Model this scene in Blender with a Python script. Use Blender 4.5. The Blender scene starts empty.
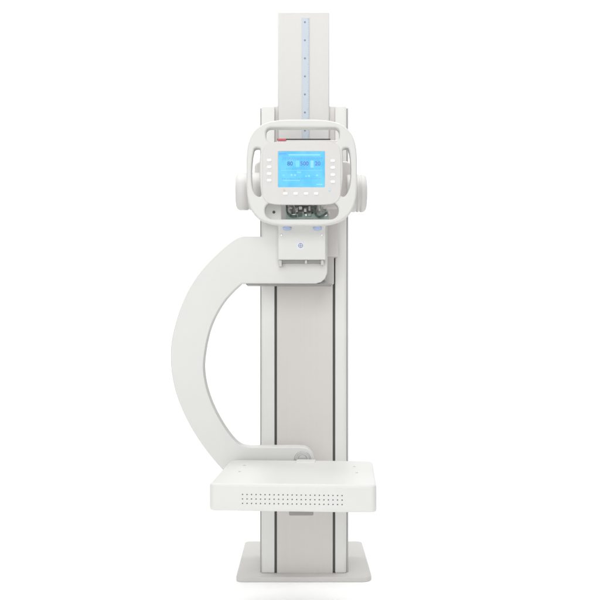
import bpy, bmesh, math, random
from mathutils import Matrix, Vector

scene = bpy.context.scene
COL = scene.collection
random.seed(4)
R = math.radians

# ------------------------------------------------------------------ measures
# metres; machine origin = centre of the base plate on the floor.
FPX, HX, HY, CAMH, CAMX, CAMY = 850.0, 300.0, 330.0, 0.905, -0.0137, -3.31
def X(px, d): return (px - HX) * d / FPX + CAMX
def Z(py, d): return CAMH + (HY - py) * d / FPX
def Yd(d): return d + CAMY
def L(px, d): return px * d / FPX

# ------------------------------------------------------------------ materials
def mat(name, col, rough=0.5, spec=0.4, metal=0.0, var=0.03, vscale=(6, 6, 6), bump=0.0, bscale=900.0, coat=0.0):
    m = bpy.data.materials.new(name); m.use_nodes = True
    nt = m.node_tree; b = nt.nodes['Principled BSDF']
    b.inputs['Roughness'].default_value = rough
    b.inputs['Specular IOR Level'].default_value = spec
    b.inputs['Metallic'].default_value = metal
    b.inputs['Coat Weight'].default_value = coat
    tc = nt.nodes.new('ShaderNodeTexCoord')
    mp = nt.nodes.new('ShaderNodeMapping'); mp.inputs['Scale'].default_value = vscale
    nt.links.new(tc.outputs['Object'], mp.inputs['Vector'])
    n = nt.nodes.new('ShaderNodeTexNoise'); n.inputs['Scale'].default_value = 1.0
    n.inputs['Detail'].default_value = 5.0
    nt.links.new(mp.outputs['Vector'], n.inputs['Vector'])
    ramp = nt.nodes.new('ShaderNodeValToRGB')
    e = ramp.color_ramp.elements
    e[0].position, e[1].position = 0.3, 0.7
    e[0].color = [c * (1 - var) for c in col] + [1]
    e[1].color = [min(1, c * (1 + var)) for c in col] + [1]
    nt.links.new(n.outputs['Fac'], ramp.inputs['Fac'])
    nt.links.new(ramp.outputs['Color'], b.inputs['Base Color'])
    rr = nt.nodes.new('ShaderNodeMapRange')
    rr.inputs['To Min'].default_value = rough - 0.06; rr.inputs['To Max'].default_value = rough + 0.06
    nt.links.new(n.outputs['Fac'], rr.inputs['Value']); nt.links.new(rr.outputs['Result'], b.inputs['Roughness'])
    if bump:
        n2 = nt.nodes.new('ShaderNodeTexNoise'); n2.inputs['Scale'].default_value = bscale
        nt.links.new(tc.outputs['Object'], n2.inputs['Vector'])
        bp = nt.nodes.new('ShaderNodeBump'); bp.inputs['Strength'].default_value = bump
        bp.inputs['Distance'].default_value = 0.0006
        nt.links.new(n2.outputs['Fac'], bp.inputs['Height']); nt.links.new(bp.outputs['Normal'], b.inputs['Normal'])
    return m

def emis(name, col, s):
    m = bpy.data.materials.new(name); m.use_nodes = True
    b = m.node_tree.nodes['Principled BSDF']
    b.inputs['Base Color'].default_value = (0.02, 0.03, 0.05, 1)
    b.inputs['Emission Color'].default_value = col + (1,)
    b.inputs['Emission Strength'].default_value = s
    b.inputs['Roughness'].default_value = 0.35; b.inputs['Specular IOR Level'].default_value = 0.15
    return m

PAINT = (0.60, 0.598, 0.577)
M = dict(
    paint=mat('white_powder_coat', PAINT, 0.42, 0.4, var=0.012, bump=0.10),
    shell=mat('white_moulded_plastic', (0.610, 0.611, 0.589), 0.38, 0.4, var=0.01, bump=0.06, bscale=1400),
    rail=mat('rail_paint', (0.652, 0.65, 0.628), 0.42, 0.4, var=0.01, bump=0.10),
    head=mat('head_shell', (0.585, 0.584, 0.562), 0.42, 0.35, var=0.012, bump=0.06, bscale=1400),
    face=mat('warm_white_membrane', (0.572, 0.562, 0.546), 0.45, 0.35, var=0.012),
    panel=mat('brushed_grey_aluminium', (0.578, 0.553, 0.530), 0.45, 0.4, metal=0.0, var=0.009, vscale=(160, 160, 0.7)),
    mast=mat('warm_white_extrusion', (0.565, 0.557, 0.538), 0.42, 0.4, var=0.01, vscale=(60, 60, 0.6)),
    cap=mat('cap_paint', (0.56, 0.553, 0.535), 0.42, 0.35, var=0.012, bump=0.08),
    side=mat('edge_shade_grey', (0.43, 0.424, 0.41), 0.55, 0.25, var=0.02),  # grey that carries the shade of the column's outer edges
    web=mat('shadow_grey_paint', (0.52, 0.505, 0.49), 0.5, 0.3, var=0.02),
    warm=mat('warm_grey_paint', (0.62, 0.60, 0.58), 0.5, 0.35, var=0.02),
    base=mat('grey_plate_paint', (0.54, 0.53, 0.51), 0.5, 0.35, var=0.03, vscale=(9, 9, 9), bump=0.12),
    dark=mat('dark_rubber', (0.09, 0.095, 0.09), 0.7, 0.2, var=0.1),
    hole=mat('dark_vent_interior', (0.42, 0.42, 0.41), 0.8, 0.1, var=0.05),
    trim=mat('trim_grey', (0.27, 0.262, 0.25), 0.5, 0.3, var=0.03),
    grey=mat('grey_hinge_metal', (0.42, 0.42, 0.41), 0.35, 0.5, metal=0.3, var=0.05),
    screw=mat('zinc_screw', (0.50, 0.50, 0.49), 0.35, 0.5, metal=0.5, var=0.05),
    ruler=mat('pale_blue_scale_tape', (0.45, 0.505, 0.56), 0.4, 0.4, var=0.01),
    ink=mat('blue_grey_ink', (0.20, 0.24, 0.31), 0.6, 0.2, var=0.02),
    tick=mat('pale_ink', (0.26, 0.31, 0.38), 0.6, 0.2, var=0.02),
    red=mat('red_mark_paint', (0.62, 0.10, 0.13), 0.5, 0.3, var=0.02),
    blue=mat('pale_blue_plastic', (0.40, 0.48, 0.70), 0.3, 0.5, var=0.02),
    button=mat('white_key', (0.78, 0.78, 0.80), 0.4, 0.4, var=0.01),
    pcb=mat('green_circuit_board', (0.27, 0.36, 0.32), 0.45, 0.4, var=0.15, vscale=(90, 90, 90)),
    black=mat('black_cable', (0.09, 0.115, 0.105), 0.5, 0.3, var=0.1),
    emblem=mat('emblem_ink', (0.27, 0.30, 0.40), 0.5, 0.3, var=0.05),
    emblem_bg=mat('emblem_plate', (0.64, 0.66, 0.74), 0.35, 0.4, var=0.01),
    orange=mat('amber_lens', (0.75, 0.42, 0.25), 0.3, 0.5, var=0.02),
    cyan=mat('blue_lens', (0.35, 0.60, 0.80), 0.3, 0.5, var=0.02),
    scr=emis('screen_blue', (0.075, 0.55, 1.0), 1.0),
    scr_lo=emis('screen_mid', (0.14, 0.42, 0.92), 1.0),
    scr_dk=emis('screen_digits', (0.05, 0.11, 0.46), 1.0),
    scr_rd=emis('screen_purple_digits', (0.13, 0.15, 0.52), 1.0),
    scr_hi=emis('screen_pale', (0.30, 0.78, 1.0), 1.0),
    scr_gr=emis('screen_green', (0.20, 0.74, 0.95), 1.0),
)

# ------------------------------------------------------------------ mesh kit
def uneven(m, a, b):
    nt = m.node_tree; tc = nt.nodes.new('ShaderNodeTexCoord'); n = nt.nodes.new('ShaderNodeTexNoise')
    n.inputs['Scale'].default_value = 26; n.inputs['Detail'].default_value = 3
    rp = nt.nodes.new('ShaderNodeValToRGB'); rp.color_ramp.elements[0].position = 0.35; rp.color_ramp.elements[1].position = 0.65
    rp.color_ramp.elements[0].color = a + (1,); rp.color_ramp.elements[1].color = b + (1,)
    nt.links.new(tc.outputs['Object'], n.inputs['Vector']); nt.links.new(n.outputs['Fac'], rp.inputs['Fac'])
    nt.links.new(rp.outputs['Color'], nt.nodes['Principled BSDF'].inputs['Emission Color'])
uneven(M['scr'], (0.085, 0.55, 0.99), (0.15, 0.65, 1.0))

class MB:
    """collects shapes, builds ONE mesh object"""
    def __init__(s): s.v, s.f, s.m, s.s, s.mats = [], [], [], [], []
    def mi(s, m):
        if m not in s.mats: s.mats.append(m)
        return s.mats.index(m)
    def raw(s, vs, fs, m, smooth, M4=None):
        o = len(s.v); k = s.mi(m)
        s.v += [tuple((M4 @ Vector(v)) if M4 else v) for v in vs]
        for i, f in enumerate(fs):
            s.f.append([o + j for j in f]); s.m.append(k)
            s.s.append(smooth if isinstance(smooth, bool) else smooth[i])
    def me(s, me, m, M4=None, capflat=True):
        sm = [not (capflat and max(abs(c) for c in p.normal) > 0.9995) for p in me.polygons]
        s.raw([v.co[:] for v in me.vertices], [list(p.vertices) for p in me.polygons], m, sm, M4)
        bpy.data.meshes.remove(me)
    def box(s, x0, x1, y0, y1, z0, z1, m, bev=0.0, seg=3, M4=None):
        bm = bmesh.new(); bmesh.ops.create_cube(bm, size=1)
        for v in bm.verts:
            v.co = ((x0 + x1) / 2 + v.co.x * (x1 - x0), (y0 + y1) / 2 + v.co.y * (y1 - y0), (z0 + z1) / 2 + v.co.z * (z1 - z0))
        if bev:
            bmesh.ops.bevel(bm, geom=bm.edges[:], offset=bev, segments=seg, affect='EDGES', profile=0.5)
        me = bpy.data.meshes.new('t'); bm.to_mesh(me); bm.free(); me.update()
        s.me(me, m, M4)
    def lathe(s, prof, m, M4, n=48, a=1.0, b=1.0):
        """prof = [(t along local z, radius)]; a, b squash the ring"""
        vs, fs, sm = [], [], []
        for t, r in prof:
            for i in range(n):
                q = 2 * math.pi * i / n
                vs.append((a * r * math.cos(q), b * r * math.sin(q), t))
        for k in range(len(prof) - 1):
            for i in range(n):
                j = (i + 1) % n
                fs.append([k * n + i, k * n + j, (k + 1) * n + j, (k + 1) * n + i])
                sm.append(abs(prof[k][0] - prof[k + 1][0]) > 1e-7)
        fs.append(list(range(n))[::-1]); sm.append(False)
        o = (len(prof) - 1) * n
        fs.append([o + i for i in range(n)]); sm.append(False)
        s.raw(vs, fs, m, sm, M4)
    def tube(s, pts, r, m, n=8):
        pts = [Vector(p) for p in pts]; vs, fs = [], []
        for k, p in enumerate(pts):
            t = (pts[min(k + 1, len(pts) - 1)] - pts[max(k - 1, 0)]).normalized()
            u = t.orthogonal().normalized() if k == 0 else (u - t * u.dot(t)).normalized()
            w = t.cross(u)
            for i in range(n):
                q = 2 * math.pi * i / n
                vs.append(p + (u * math.cos(q) + w * math.sin(q)) * r)
        for k in range(len(pts) - 1):
            for i in range(n):
                j = (i + 1) % n
                fs.append([k * n + i, k * n + j, (k + 1) * n + j, (k + 1) * n + i])
        fs.append(list(range(n))[::-1]); fs.append([(len(pts) - 1) * n + i for i in range(n)])
        s.raw([tuple(v) for v in vs], fs, m, True)
    def mesh(s, name):
        me = bpy.data.meshes.new(name); me.from_pydata(s.v, [], s.f)
        for mm in s.mats: me.materials.append(mm)
        for p, k, q in zip(me.polygons, s.m, s.s): p.material_index = k; p.use_smooth = q
        me.update(); return me
    def build(s, name, parent=None):
        o = bpy.data.objects.new(name, s.mesh(name)); COL.objects.link(o); o.parent = parent
        return o

def to_mesh(cu):
    ob = bpy.data.objects.new('t', cu); COL.objects.link(ob)
    dg = bpy.context.evaluated_depsgraph_get(); dg.update()
    me = bpy.data.meshes.new_from_object(ob.evaluated_get(dg))
    bpy.data.objects.remove(ob); bpy.data.curves.remove(cu)
    return me

def plate(loops, thick, bev, res=4):
    """outline (+ holes) swept to a rounded-edge plate, centred on local z=0"""
    cu = bpy.data.curves.new('t', 'CURVE'); cu.dimensions = '2D'; cu.fill_mode = 'BOTH'
    for lp in loops:
        sp = cu.splines.new('POLY'); sp.points.add(len(lp) - 1)
        for p, (a, b) in zip(sp.points, lp): p.co = (a, b, 0, 1)
        sp.use_cyclic_u = True
    cu.extrude = thick / 2 - bev; cu.bevel_depth = bev; cu.bevel_resolution = res; cu.offset = -bev
    me = to_mesh(cu)
    bm = bmesh.new(); bm.from_mesh(me); bmesh.ops.remove_doubles(bm, verts=bm.verts, dist=1e-6)
    bmesh.ops.recalc_face_normals(bm, faces=bm.faces); bm.to_mesh(me); bm.free(); me.update()
    return me

def text_mesh(t, size, ext=0.0001, fat=0.0):
    cu = bpy.data.curves.new('t', 'FONT'); cu.body = t; cu.size = size; cu.offset = fat; cu.extrude = ext
    cu.align_x = 'CENTER'; cu.align_y = 'CENTER'
    return to_mesh(cu)

FRONT = Matrix(((1, 0, 0, 0), (0, 0, -1, 0), (0, 1, 0, 0), (0, 0, 0, 1)))    # local xy -> world xz, local z -> towards the viewer
ALONG_X = Matrix(((0, 0, 1, 0), (1, 0, 0, 0), (0, 1, 0, 0), (0, 0, 0, 1)))
def front_at(x, y, z): return Matrix.Translation((x, y, z)) @ FRONT

def rrect(x0, x1, y0, y1, r, n=8):
    rs = r if isinstance(r, (list, tuple)) else (r,) * 4     # bl, br, tr, tl
    out = []
    for (cx, cy, a0), rr in zip(((x0 + rs[0], y0 + rs[0], 180), (x1 - rs[1], y0 + rs[1], 270), (x1 - rs[2], y1 - rs[2], 0), (x0 + rs[3], y1 - rs[3], 90)), rs):
        for i in range(n + 1):
            a = R(a0 + 90 * i / n); out.append((cx + rr * math.cos(a), cy + rr * math.sin(a)))
    return out

def superellipse(cx, cy, a, b, n, k=128):
    out = []
    for i in range(k):
        t = 2 * math.pi * i / k; c, s = math.cos(t), math.sin(t)
        out.append((cx + a * math.copysign(abs(c) ** (2 / n), c), cy + b * math.copysign(abs(s) ** (2 / n), s)))
    return out

def smooth_line(pts, it=6, soft=0):
    """Catmull-Rom through the points"""
    out = []
    P = [pts[0]] + pts + [pts[-1]]
    for i in range(1, len(P) - 2):
        p0, p1, p2, p3 = P[i - 1:i + 3]
        for k in range(it):
            t = k / it
            out.append(tuple(0.5 * (2 * p1[j] + (p2[j] - p0[j]) * t + (2 * p0[j] - 5 * p1[j] + 4 * p2[j] - p3[j]) * t * t
                                    + (3 * p1[j] - p0[j] - 3 * p2[j] + p3[j]) * t ** 3) for j in (0, 1)))
    out.append(pts[-1])
    for _ in range(soft):
        out = [out[0]] + [tuple((out[i - 1][j] + 2 * out[i][j] + out[i + 1][j]) / 4 for j in (0, 1)) for i in range(1, len(out) - 1)] + [out[-1]]
    return out

# ------------------------------------------------------------------ the machine
root = bpy.data.objects.new('xray_stand', None); COL.objects.link(root)
root.empty_display_size = 0.2
root['label'] = 'white floor-standing x-ray stand with curved side arm, blue-screened control head and flat detector box'
root['category'] = 'x-ray machine'

# --- base plate
b = MB()
bl = X(236, 3.05); br = X(372, 3.05)
b.me(plate([rrect(bl, br, Yd(3.05), Yd(3.57), (0.020, 0.034, 0.022, 0.022))], 0.018, 0.003), M['base'], Matrix.Translation((0, 0, 0.009)))
b.build('base_plate', root)

# --- column: two side rails, dark slots, grey front panel, rear shell
DC = 3.10
ztop_rail = Z(106, DC); zb = 0.018
def upright(outline, z0, z1, m, name, bev=0.004):
    q = MB(); q.me(plate([outline], z1 - z0, bev, 3), m, Matrix.Translation((0, 0, (z0 + z1) / 2)))
    return q.build(name, root)
upright(rrect(X(261.4, DC), X(274.5, DC), Yd(DC), Yd(3.34), (0.007, 0.002, 0.002, 0.007)), zb, ztop_rail, M['rail'], 'side_rail')
upright(rrect(X(335.2, DC), X(346.6, DC), Yd(DC), Yd(3.34), (0.002, 0.010, 0.007, 0.002)), zb, ztop_rail, M['rail'], 'side_rail')
for a, c in ((259.8, 261.3), (346.7, 348.6)):  # added strips: shade along the column's outer edges, set as grey colour
    upright(rrect(X(a, DC), X(c, DC), Yd(3.116), Yd(3.33), 0.0022), zb, ztop_rail - 0.004, M['side'], 'edge_shade_strip', 0.001)
for a, c in ((274.5, 276.9), (332.8, 335.2)):
    q = MB(); q.box(X(a, DC) - 0.003, X(c, DC) + 0.003, Yd(DC) + 0.006, Yd(DC) + 0.012, zb + 0.004, Z(150, DC), M['dark'])
    q.build('slot_seal', root)
q = MB()
q.me(plate([rrect(X(276.9, DC), X(332.8, DC), Yd(DC) + 0.001, Yd(3.30), 0.0015, 4)], Z(150, DC) - zb, 0.0006, 2), M['panel'], Matrix.Translation((0, 0, (zb + Z(150, DC)) / 2)))
q.build('front_panel', root)
q = MB(); q.box(X(274.5, DC), X(335.2, DC), Yd(3.315), Yd(3.335), zb, ztop_rail - 0.004, M['warm'], 0.001)
q.build('rear_panel', root)
for a, c in ((274.0, 278.6), (328.8, 335.6)):
    q = MB(); q.box(X(a, 3.12), X(c, 3.12), Yd(3.122), Yd(3.20), Z(151, DC), ztop_rail + 0.006, M['warm'], 0.004)
    q.build('column_web', root)

# --- mast with its scale tape
DM = 3.108
q = MB()
q.me(plate([rrect(X(277.8, DM), X(329.6, DM), Yd(DM), Yd(3.25), (0.006, 0.006, 0.006, 0.006))], Z(12, DM) - Z(150.6, DC), 0.003, 3),
     M['mast'], Matrix.Translation((0, 0, (Z(12, DM) + Z(150.6, DC)) / 2)))
mast = q.build('mast', root)
q = MB()
yt = Yd(DM)
q.box(X(302, DM), X(309.4, DM), yt - 0.0022, yt - 0.0002, Z(146, DM), Z(18, DM), M['ruler'], 0.0005, 2)
for k in range(8):                                        # one blob of ink every scale step
    py = 22.4 + 18.05 * k
    cz = Z(py, DM); cx = X(304.9, DM)
    q.lathe([(0, 0.0036), (0.0004, 0.0036)], M['ink'], front_at(cx, yt - 0.0021, cz), n=20)
for k in range(71):                                       # fine graduations
    cz = Z(19.2 + 1.8 * k, DM); w = 0.0035 if k % 5 else 0.006
    q.box(X(309.2, DM) - w, X(309.2, DM), yt - 0.0025, yt - 0.0021, cz - 0.0005, cz + 0.0005, M['tick'])
q.build('scale_tape', mast)

# --- carriage that slides on the column
q = MB()
q.box(X(277, 3.03), X(338.4, 3.03), Yd(3.03), Yd(3.0985), Z(256.5, 3.03), Z(140, 3.03), M['warm'], 0.003)
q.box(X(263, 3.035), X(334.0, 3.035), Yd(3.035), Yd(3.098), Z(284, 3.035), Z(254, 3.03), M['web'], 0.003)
car = q.build('carriage', root)
q = MB()
q.box(X(263.5, 2.963), X(325.5, 2.963), Yd(2.963), Yd(3.034), Z(281, 2.963), Z(160, 2.963), M['paint'], 0.003)
q.build('carriage_cover', car)
q = MB()
q.box(X(277.5, 3.02), X(286, 3.02), Yd(3.02), Yd(3.0295), Z(140.2, 3.02), Z(138.7, 3.02), M['red'], 0.0006)
q.build('red_marker', car)
q = MB()
q.box(X(277.0, 3.026), X(330.5, 3.026), Yd(3.032), Yd(3.0985), Z(139.7, 3.026), Z(138.2, 3.026), M['dark'], 0.0006)
q.build('wiper_seal', car)

# --- curved arm (one thick plate)
DA = 2.90; TA = 0.062
outer = smooth_line([(240, 237.0), (236, 238.6), (232.5, 241), (223, 248), (210, 260.3), (198, 274), (188, 290), (180, 308), (174, 328), (171, 343), (170.2, 359),
                     (172, 379), (177.5, 400), (187.5, 422), (199, 441), (211, 457), (222, 469.5), (232, 479)], 6, 24)
inner = smooth_line([(241.5, 283.2), (230, 294), (221.7, 304.4), (214.6, 317), (209.6, 329), (206.2, 343), (204, 357), (203.2, 368), (205, 383),
                     (210, 400), (217.5, 416), (225, 428.5), (231.5, 437.3), (237.3, 443.4), (243, 446.5), (250, 447.3)], 6, 14)
outline = [(262.5, 203), (262.5, 236.6), (250, 236.3), (244, 236.4)] + outer + [(300, 483), (313.5, 483), (314.6, 462), (313.5, 455.5), (310.5, 450.5), (305.5, 447.6), (298, 447.0)] \
    + inner[::-1] + [(248, 283.4), (316, 283.4), (321, 282), (325, 278.5), (327.3, 273), (327.5, 262), (327, 203)]
q = MB()
q.me(plate([[(X(a, DA), Z(c, DA)) for a, c in outline]], TA, 0.004, 4), M['paint'], Matrix.Translation((0, Yd(DA) + TA / 2, 0)) @ FRONT)
arm = q.build('curved_arm', root)
q = MB()                                                   # added thin dark strip, its colour stands in for shade under the arm root
q.box(X(246, 2.915), X(332, 2.915), Yd(2.915), Yd(3.02), Z(284.7, 2.915), Z(283.55, 2.915), M['trim'], 0.0008)
q.build('underside_shade_strip', arm)

# --- tilt joint between arm and detector
q = MB()
jx, jz = X(302.5, 2.885), Z(460.2, 2.885)
q.lathe([(-0.03, 0.029), (0.002, 0.029), (0.004, 0.027), (0.004, 0.0235), (-0.001, 0.0225), (-0.001, 0.017), (0.006, 0.016), (0.008, 0.0145)], M['grey'], front_at(jx, Yd(DA), jz))
q.build('tilt_joint', root)

# --- detector box (real vent holes cut in its front)
DF, DB = 2.42, 2.878
yaw = Matrix.Rotation(R(-3.4), 4, 'Z')
wid = 0.480; dep = DB - DF - 0.012; thk = 0.080
dcx, dcy = X(297.2, 2.63), Yd((DF + DB) / 2)
zt = Z(484.5, DF)
DET = Matrix.Translation((dcx, dcy, zt - thk / 2)) @ yaw
q = MB(); q.mi(M['shell']); q.mi(M['hole'])
q.me(plate([rrect(-wid / 2, wid / 2, -dep / 2, dep / 2, (0.016, 0.016, 0.03, 0.03), 10)], thk, 0.009, 5), M['shell'])
cut = MB(); cut.mi(M['shell']); cut.mi(M['hole'])
pitch = 0.01295
for i in range(23):
    for j in range(3):
        cut.lathe([(-0.010, 0.0021), (0.004, 0.0021)], M['hole'], front_at(-0.0005 + (i - 11) * pitch, -dep / 2, -0.004 + (1 - j) * 0.0128), n=12)
oa = q.build('detector_box', root); ob = cut.build('cutter')
md = oa.modifiers.new('vent', 'BOOLEAN'); md.operation = 'DIFFERENCE'; md.object = ob; md.solver = 'EXACT'
dg = bpy.context.evaluated_depsgraph_get(); dg.update()
me = bpy.data.meshes.new_from_object(oa.evaluated_get(dg))
oa.modifiers.clear(); oa.data = me; me.transform(DET); me.update()
bpy.data.objects.remove(ob)
det = oa
for px, py in ((-0.178, 0.10), (-0.178, -0.02), (0.178, 0.10), (0.185, -0.02)):
    q = MB(); q.lathe([(-0.001, 0.0042), (0.0008, 0.0042), (0.0012, 0.0036)], M['screw'], DET @ Matrix.Translation((px, py, thk / 2)), n=20)
    q.lathe([(0.00121, 0.0018), (0.00126, 0.0018)], M['hole'], DET @ Matrix.Translation((px, py, thk / 2)), n=6)
    q.build('screw', det)
q = MB()
q.box(X(289, 2.62), X(313.5, 2.62), Yd(2.62), Yd(2.96), Z(515.8, 2.62), zt - thk - 0.0005, M['trim'], 0.004)
q.build('mounting_bracket', root)
q = MB()
q.me(plate([rrect(-0.034, 0.034, -0.05, 0.012, 0.01)], 0.012, 0.0055, 6), M['shell'], DET @ Matrix.Translation((0.0165, dep / 2 - 0.010, thk / 2 - 0.0025)))
q.build('mount_pad', det)

# --- front block (aiming light housing) on the arm root
DK = 2.84
q = MB()
q.me(plate([rrect(X(278, DK), X(325.6, DK), Z(259.5, DK), Z(222, DK), 0.004)], DA - DK - 0.0005, 0.003, 3), M['shell'],
     Matrix.Translation((0, Yd(DK) + (DA - DK) / 2 - 0.0002, 0)) @ FRONT)
blk = q.build('front_housing', root)
for px in (287.2, 317.3):
    q = MB()
    q.lathe([(-0.002, 0.0145), (0.006, 0.0145), (0.010, 0.0125), (0.012, 0.009)], M['blue'], front_at(X(px, DK), Yd(DK), Z(228.2, DK)), n=36, a=1.0, b=0.52)
    q.build('knob', blk)
for px in (281.4, 321.8):
    q = MB()
    q.lathe([(-0.001, 0.0040), (0.0009, 0.0040), (0.0014, 0.0032)], M['screw'], front_at(X(px, DK), Yd(DK), Z(235.2, DK)), n=20)
    q.build('screw', blk)
# emblem: a ring with a bar on a small pale square
q = MB(); ex, ez = X(300.6, DK), Z(245.6, DK)
q.box(ex - 0.0105, ex + 0.0105, Yd(DK) - 0.0007, Yd(DK) + 0.0005, ez - 0.0115, ez + 0.0115, M['emblem_bg'], 0.0003, 1)
ring_o = superellipse(0, 0, 0.0082, 0.0082, 2, 40); ring_i = superellipse(0, 0, 0.0058, 0.0058, 2, 40)
q.me(plate([ring_o, ring_i], 0.0008, 0.0001, 1), M['emblem'], front_at(ex, Yd(DK) - 0.0011, ez))
q.box(ex - 0.0058, ex + 0.0058, Yd(DK) - 0.0013, Yd(DK) - 0.0008, ez - 0.0011, ez + 0.0011, M['emblem'])
q.box(ex - 0.0011, ex + 0.0011, Yd(DK) - 0.0012, Yd(DK) - 0.0009, ez - 0.0055, ez + 0.0055, M['emblem'])
q.build('emblem', blk)
# accessory rail under the housing
q = MB(); dr = 2.862
q.box(X(281.5, dr), X(324.2, dr), Yd(dr), Yd(DA) - 0.0003, Z(262.8, dr), Z(260.0, dr), M['trim'], 0.001)
rail = q.build('accessory_rail', root)
for px, hh in ((280.3, 6.0), (306.0, 3.0), (322.3, 4.6)):
    q = MB(); w = 1.5 if px != 306.0 else 1.1
    q.box(X(px - w, dr), X(px + w, dr), Yd(dr) - 0.006, Yd(DA) - 0.0003, Z(260.4 + hh, dr), Z(260.2, dr), M['web'], 0.0015)
    q.build('clamp', rail)

# --- round pivots at both sides of the head
DN = 2.93
rk = L(18.6, DN)
q = MB()
q.lathe([(0, rk * .80), (0.004, rk * .93), (0.012, rk), (0.040, rk), (0.042, rk * .96), (0.046, rk * .96), (0.048, rk), (0.086, rk), (0.090, rk * .9)],
        M['cap'], Matrix.Translation((X(236.3, DN), Yd(DN), Z(191.5, DN))) @ ALONG_X, n=64)
q.build('pivot_cap', root)
q = MB()
q.lathe([(0, rk * .9), (0.004, rk), (0.030, rk), (0.031, rk * .965), (0.035, rk * .965), (0.036, rk), (0.042, rk), (0.043, rk * .965), (0.047, rk * .965), (0.048, rk),
         (0.0555, rk), (0.062, rk * .97), (0.067, rk * .88), (0.069, rk * .76)],
        M['cap'], Matrix.Translation((X(346.2, DN), Yd(DN), Z(193.5, DN))) @ ALONG_X, n=64)
q.build('pivot_cap', root)
q = MB()
q.me(plate([rrect(X(254.6, DN), X(351.5, DN), Z(208, DN), Z(161.5, DN), 0.022)], 0.05, 0.008, 4), M['warm'], Matrix.Translation((0, Yd(DN) + 0.012, 0)) @ FRONT)
q.build('yoke', root)

# --- control head
DH = 2.74; TH = 0.044
hx = lambda p: X(p, DH)
hz = lambda p: Z(p, DH)
k = DH / FPX
yF = Yd(DH)
holes = [
    [(hx(a), hz(c)) for a, c in rrect(266, 339.5, 127.2, 143, (5.0, 5.0, 7.4, 7.4))],
    [(hx(a), hz(c)) for a, c in rrect(265, 338.5, 202.2, 219.2, (7.5, 7.5, 8.2, 8.2))],
    [(hx(a), hz(c)) for a, c in [(254.2, 149), (256, 147.6), (259, 147.8), (260.3, 150), (259.6, 160), (259.4, 175), (260.2, 187), (261.2, 194), (260, 196.4), (257, 195.8), (254, 192), (252, 184), (251.6, 170), (252.6, 157)]],
    [(hx(a), hz(c)) for a, c in [(342.6, 150), (344, 147.8), (347, 147.6), (348.8, 149), (350.3, 157), (351, 170), (350.2, 184), (347.6, 192), (344.6, 196), (342, 196.2), (341.2, 194), (342.2, 187), (343.2, 175), (343, 160)]],
]
for i in (2, 3):
    hp = holes[i]; hp = smooth_line(hp + [hp[0]], 5)[:-1]; holes[i] = hp
q = MB()
q.me(plate([[(hx(a), hz(c)) for a, c in superellipse(301.8, 172.2, 55.4, 53.0, 3.6, 160)]] + holes, TH, 0.006, 5), M['head'],
     Matrix.Translation((0, yF + TH / 2, 0)) @ FRONT)
head = q.build('control_head', root)
# membrane face with a window for the screen
sx0, sx1, sz0, sz1 = hx(278.2), hx(324.8), hz(187.2), hz(151.4)
q = MB()
q.me(plate([[(hx(a), hz(c)) for a, c in superellipse(301.6, 173.2, 39.4, 31.6, 6.5, 128)], rrect(sx0, sx1, sz0, sz1, 0.003)], 0.010, 0.0025, 4), M['face'],
     Matrix.Translation((0, yF + 0.0030, 0)) @ FRONT)
q.build('face_panel', head)
# screen with its readouts
q = MB(); ys = yF - 0.0010
q.box(sx0 + 0.0003, sx1 - 0.0003, ys, ys + 0.003, sz0 + 0.0003, sz1 - 0.0003, M['scr'])
def mark(px0, px1, py0, py1, m, lift=0.0004):
    q.box(hx(px0), hx(px1), ys - lift, ys + 0.001, hz(py1), hz(py0), M[m])
mark(279, 286.5, 153.0, 154.6, 'scr_lo')
mark(288.5, 320, 154.2, 155.6, 'scr_hi')
xs = 283.0
while xs < 322:                                            # line of unreadable small print
    w = random.uniform(0.9, 2.4); mark(xs, min(xs + w, 322.5), 157.6, 158.7, 'scr_lo'); xs += w + random.uniform(0.4, 1.0)
mark(295.6, 299.4, 160.6, 167.0, 'scr_gr', 0.0003); mark(310.4, 313.6, 160.6, 167.6, 'scr_hi', 0.0003)
for t, px, m in (('80', 290.0, 'scr_dk'), ('500', 304.4, 'scr_rd'), ('20', 317.6, 'scr_rd')):
    q.me(text_mesh(t, 0.0185, fat=0.0002), M[m], front_at(hx(px), ys - 0.0004, hz(163.8)))
for px, py, m in ((283.5, 175.3, 'scr_gr'), (291.5, 175, 'scr_hi'), (295.0, 175.2, 'scr_hi'), (306, 176.2, 'scr_gr'), (309, 176, 'scr_hi'), (317, 175.4, 'scr_hi')):
    mark(px - 1.0, px + 1.0, py - 0.8, py + 0.8, m)
for y0, m, x0, x1 in ((159.4, 'scr_lo', 282, 322), (168.6, 'scr_lo', 286, 320), (178.4, 'scr_lo', 282, 321)):
    xs = x0
    while xs < x1:
        w = random.uniform(0.7, 2.0); mark(xs, min(xs + w, x1), y0, y0 + 0.7, m); xs += w + random.uniform(0.5, 1.6)
mark(281, 322.5, 170.3, 170.6, 'scr_hi', 0.0003)
mark(297, 301, 171.6, 173.2, 'scr_gr'); mark(283, 300, 180.2, 180.8, 'scr_hi')
mark(316.5, 322.5, 183.9, 185.0, 'scr_hi')
q.build('screen', head)
def key(px, py, w, h, m='button', name='button'):
    q = MB(); q.me(plate([rrect(-w / 2 * k, w / 2 * k, -h / 2 * k, h / 2 * k, min(w, h) * 0.42 * k, 6)], 0.0030, 0.0009, 3), M[m],
                   front_at(hx(px), yF - 0.0026, hz(py)))
    q.build(name, head)
for py in (160.2, 167.0, 173.8, 180.4): key(269.2, py, 4.6, 2.6)
for py in (160.8, 167.6, 174.8, 181.8): key(332.8, py, 4.6, 2.6)
for px in (285.4, 295.6, 306.0, 316.2): key(px, 193.6, 4.6, 2.6)
key(329.6, 190.0, 2.0, 2.0, 'cyan', 'indicator_light')
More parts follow.
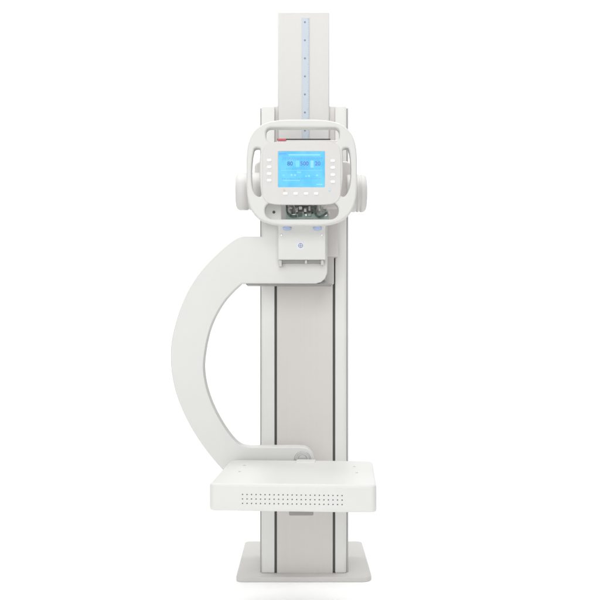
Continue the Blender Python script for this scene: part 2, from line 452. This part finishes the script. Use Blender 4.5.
key(284.2, 190.2, 1.5, 1.5, 'orange', 'indicator_light')
q = MB(); q.box(hx(285), hx(319), yF + TH - 0.002, Yd(2.93), hz(200), hz(150), M['paint'], 0.004)
q.build('neck_mount', root)
# small red stickers just inside the left hand slot
# --- connector plate, circuit board and cables seen through the lower slot
dq = 2.835
q = MB()
q.me(plate([rrect(X(265, dq), X(281.5, dq), Z(221.6, dq), Z(204.0, dq), 0.010)], 0.010, 0.002, 3), M['shell'], Matrix.Translation((0, Yd(dq), 0)) @ FRONT)
cp = q.build('connector_plate', root)
q = MB(); q.lathe([(-0.001, 0.0048), (0.0015, 0.0048), (0.002, 0.0040)], M['dark'], front_at(X(273.9, dq), Yd(dq) - 0.005, Z(212.4, dq)), n=24)
q.build('socket', cp)
q = MB()
q.box(X(286, 2.86), X(329, 2.86), Yd(2.86), Yd(2.863), Z(221, 2.86), Z(213.6, 2.86), M['pcb'], 0.0005, 1)
bd = q.build('circuit_board', root)
for px, w, h, m in ((288.5, 2.2, 3.6, 'pcb'), (294, 3.2, 2.2, 'screw'), (300.0, 3.6, 2.4, 'black'), (306, 2.0, 2.4, 'screw'), (309.6, 3.0, 2.6, 'pcb'), (325, 4, 2.2, 'screw')):
    q = MB(); q.box(X(px - w / 2, 2.86), X(px + w / 2, 2.86), Yd(2.848), Yd(2.861), Z(216.6, 2.86), Z(216.6 - h, 2.86), M[m], 0.0008, 2)
    q.build('component', bd)
for px, py, w, h, m in ((290.5, 208.6, 3.4, 1.6, 'web'), (297.0, 210.4, 1.4, 4.6, 'screw'), (300.5, 208.4, 3.2, 3.0, 'paint'), (305.2, 210.6, 2.6, 3.6, 'screw'),
                        (309.4, 208.8, 2.2, 4.6, 'grey'), (312.6, 211.0, 1.6, 2.6, 'black'), (319.4, 209.6, 2.4, 3.4, 'paint'), (324.6, 208.6, 4.2, 2.2, 'screw'),
                        (328.6, 212.0, 2.2, 3.6, 'web'), (292.2, 212.2, 1.6, 2.4, 'black'), (303.0, 213.2, 1.8, 1.6, 'pcb')):
    q = MB(); q.box(X(px - w / 2, 2.862), X(px + w / 2, 2.862), Yd(2.85), Yd(2.925), Z(py + h / 2, 2.862), Z(py - h / 2, 2.862), M[m], 0.0012, 2)
    q.build('connector', bd)
def cable(pts, r=0.0026, m='black', d=2.845):
    q = MB(); q.tube([(X(a, d), Yd(d) - e, Z(c, d)) for a, c, e in [(p[0], p[1], 0.004 * math.sin(i * .9)) for i, p in enumerate(smooth_line(pts, 5))]], r, M[m]); q.build('cable', bd)
cable([(286.5, 203), (286.8, 207), (287.0, 211), (288.6, 214.5), (291.5, 216.0), (296, 216.2)], 0.0036)
cable([(315.8, 203), (315.6, 208), (315.4, 212), (316.4, 215.4), (319.5, 216.8), (323.5, 215.2), (327.2, 212.4)], 0.0036)
cable([(293.4, 202.5), (294.2, 206.5), (295.8, 210), (295.6, 214)], 0.0018, 'grey')
cable([(321, 203), (320.6, 207), (322.6, 210.5), (326.2, 211)], 0.0018, 'pcb')

# ------------------------------------------------------------------ setting: seamless white studio sweep
pts = [(-6.0, 0.0)]
RAD, YB = 1.5, 3.2
pts += [(YB - RAD + RAD * math.sin(R(a)), RAD - RAD * math.cos(R(a))) for a in range(0, 91, 5)]
pts += [(YB, 7.0)]
vs, fs = [], []
for y, z in pts: vs += [(-9, y, z), (9, y, z)]
for i in range(len(pts) - 1): fs.append([2 * i, 2 * i + 1, 2 * i + 3, 2 * i + 2])
q = MB()
q.raw(vs, fs, mat('white_studio_paper', (0.97, 0.97, 0.97), 0.9, 0.1, var=0.004), True)
sw = q.build('backdrop'); sw['kind'] = 'structure'; sw['label'] = 'seamless white studio floor and background'

# ------------------------------------------------------------------ light
w = bpy.data.worlds.new('World'); scene.world = w; w.use_nodes = True
bg = w.node_tree.nodes['Background']; bg.inputs['Color'].default_value = (1, 1, 1, 1); bg.inputs['Strength'].default_value = 0.23

def area(name, loc, target, size, power, col=(1, 1, 1)):
    l = bpy.data.lights.new(name, 'AREA'); l.shape = 'RECTANGLE'; l.size, l.size_y = size; l.energy = power; l.color = col
    o = bpy.data.objects.new(name, l); COL.objects.link(o); o.location = loc
    o.rotation_euler = (Vector(target) - Vector(loc)).to_track_quat('-Z', 'Y').to_euler()
    return o
area('softbox_front', (-0.5, -5.4, 1.95), (0, 0, 0.95), (3.0, 3.6), 150)
area('softbox_side', (-3.2, -2.4, 2.2), (0, 0, 1.0), (1.4, 2.0), 9)
area('floor_softbox', (0, -0.6, 4.0), (0, 0.0, 0), (5, 3), 150)
for sx in (-1, 1):
    area('backdrop_lamp', (sx * 3.2, 1.2, 3.6), (sx * 0.6, 3.2, 1.2), (1.6, 1.0), 42)

# ------------------------------------------------------------------ camera
cam = bpy.data.cameras.new('camera'); co = bpy.data.objects.new('camera', cam); COL.objects.link(co)
co.location = (CAMX, CAMY, CAMH); co.rotation_euler = (R(90), 0, 0)
cam.sensor_width = 36; cam.lens = 36 * FPX / 600
cam.shift_x = 0.0; cam.shift_y = (HY - 300) / 600
cam.clip_end = 100
scene.camera = co
scene.view_settings.view_transform = 'Standard'; scene.view_settings.look = 'None'
scene.view_settings.exposure = 0.0; scene.view_settings.gamma = 1.0
scene.cycles.use_denoising = True
scene.cycles.max_bounces = 8
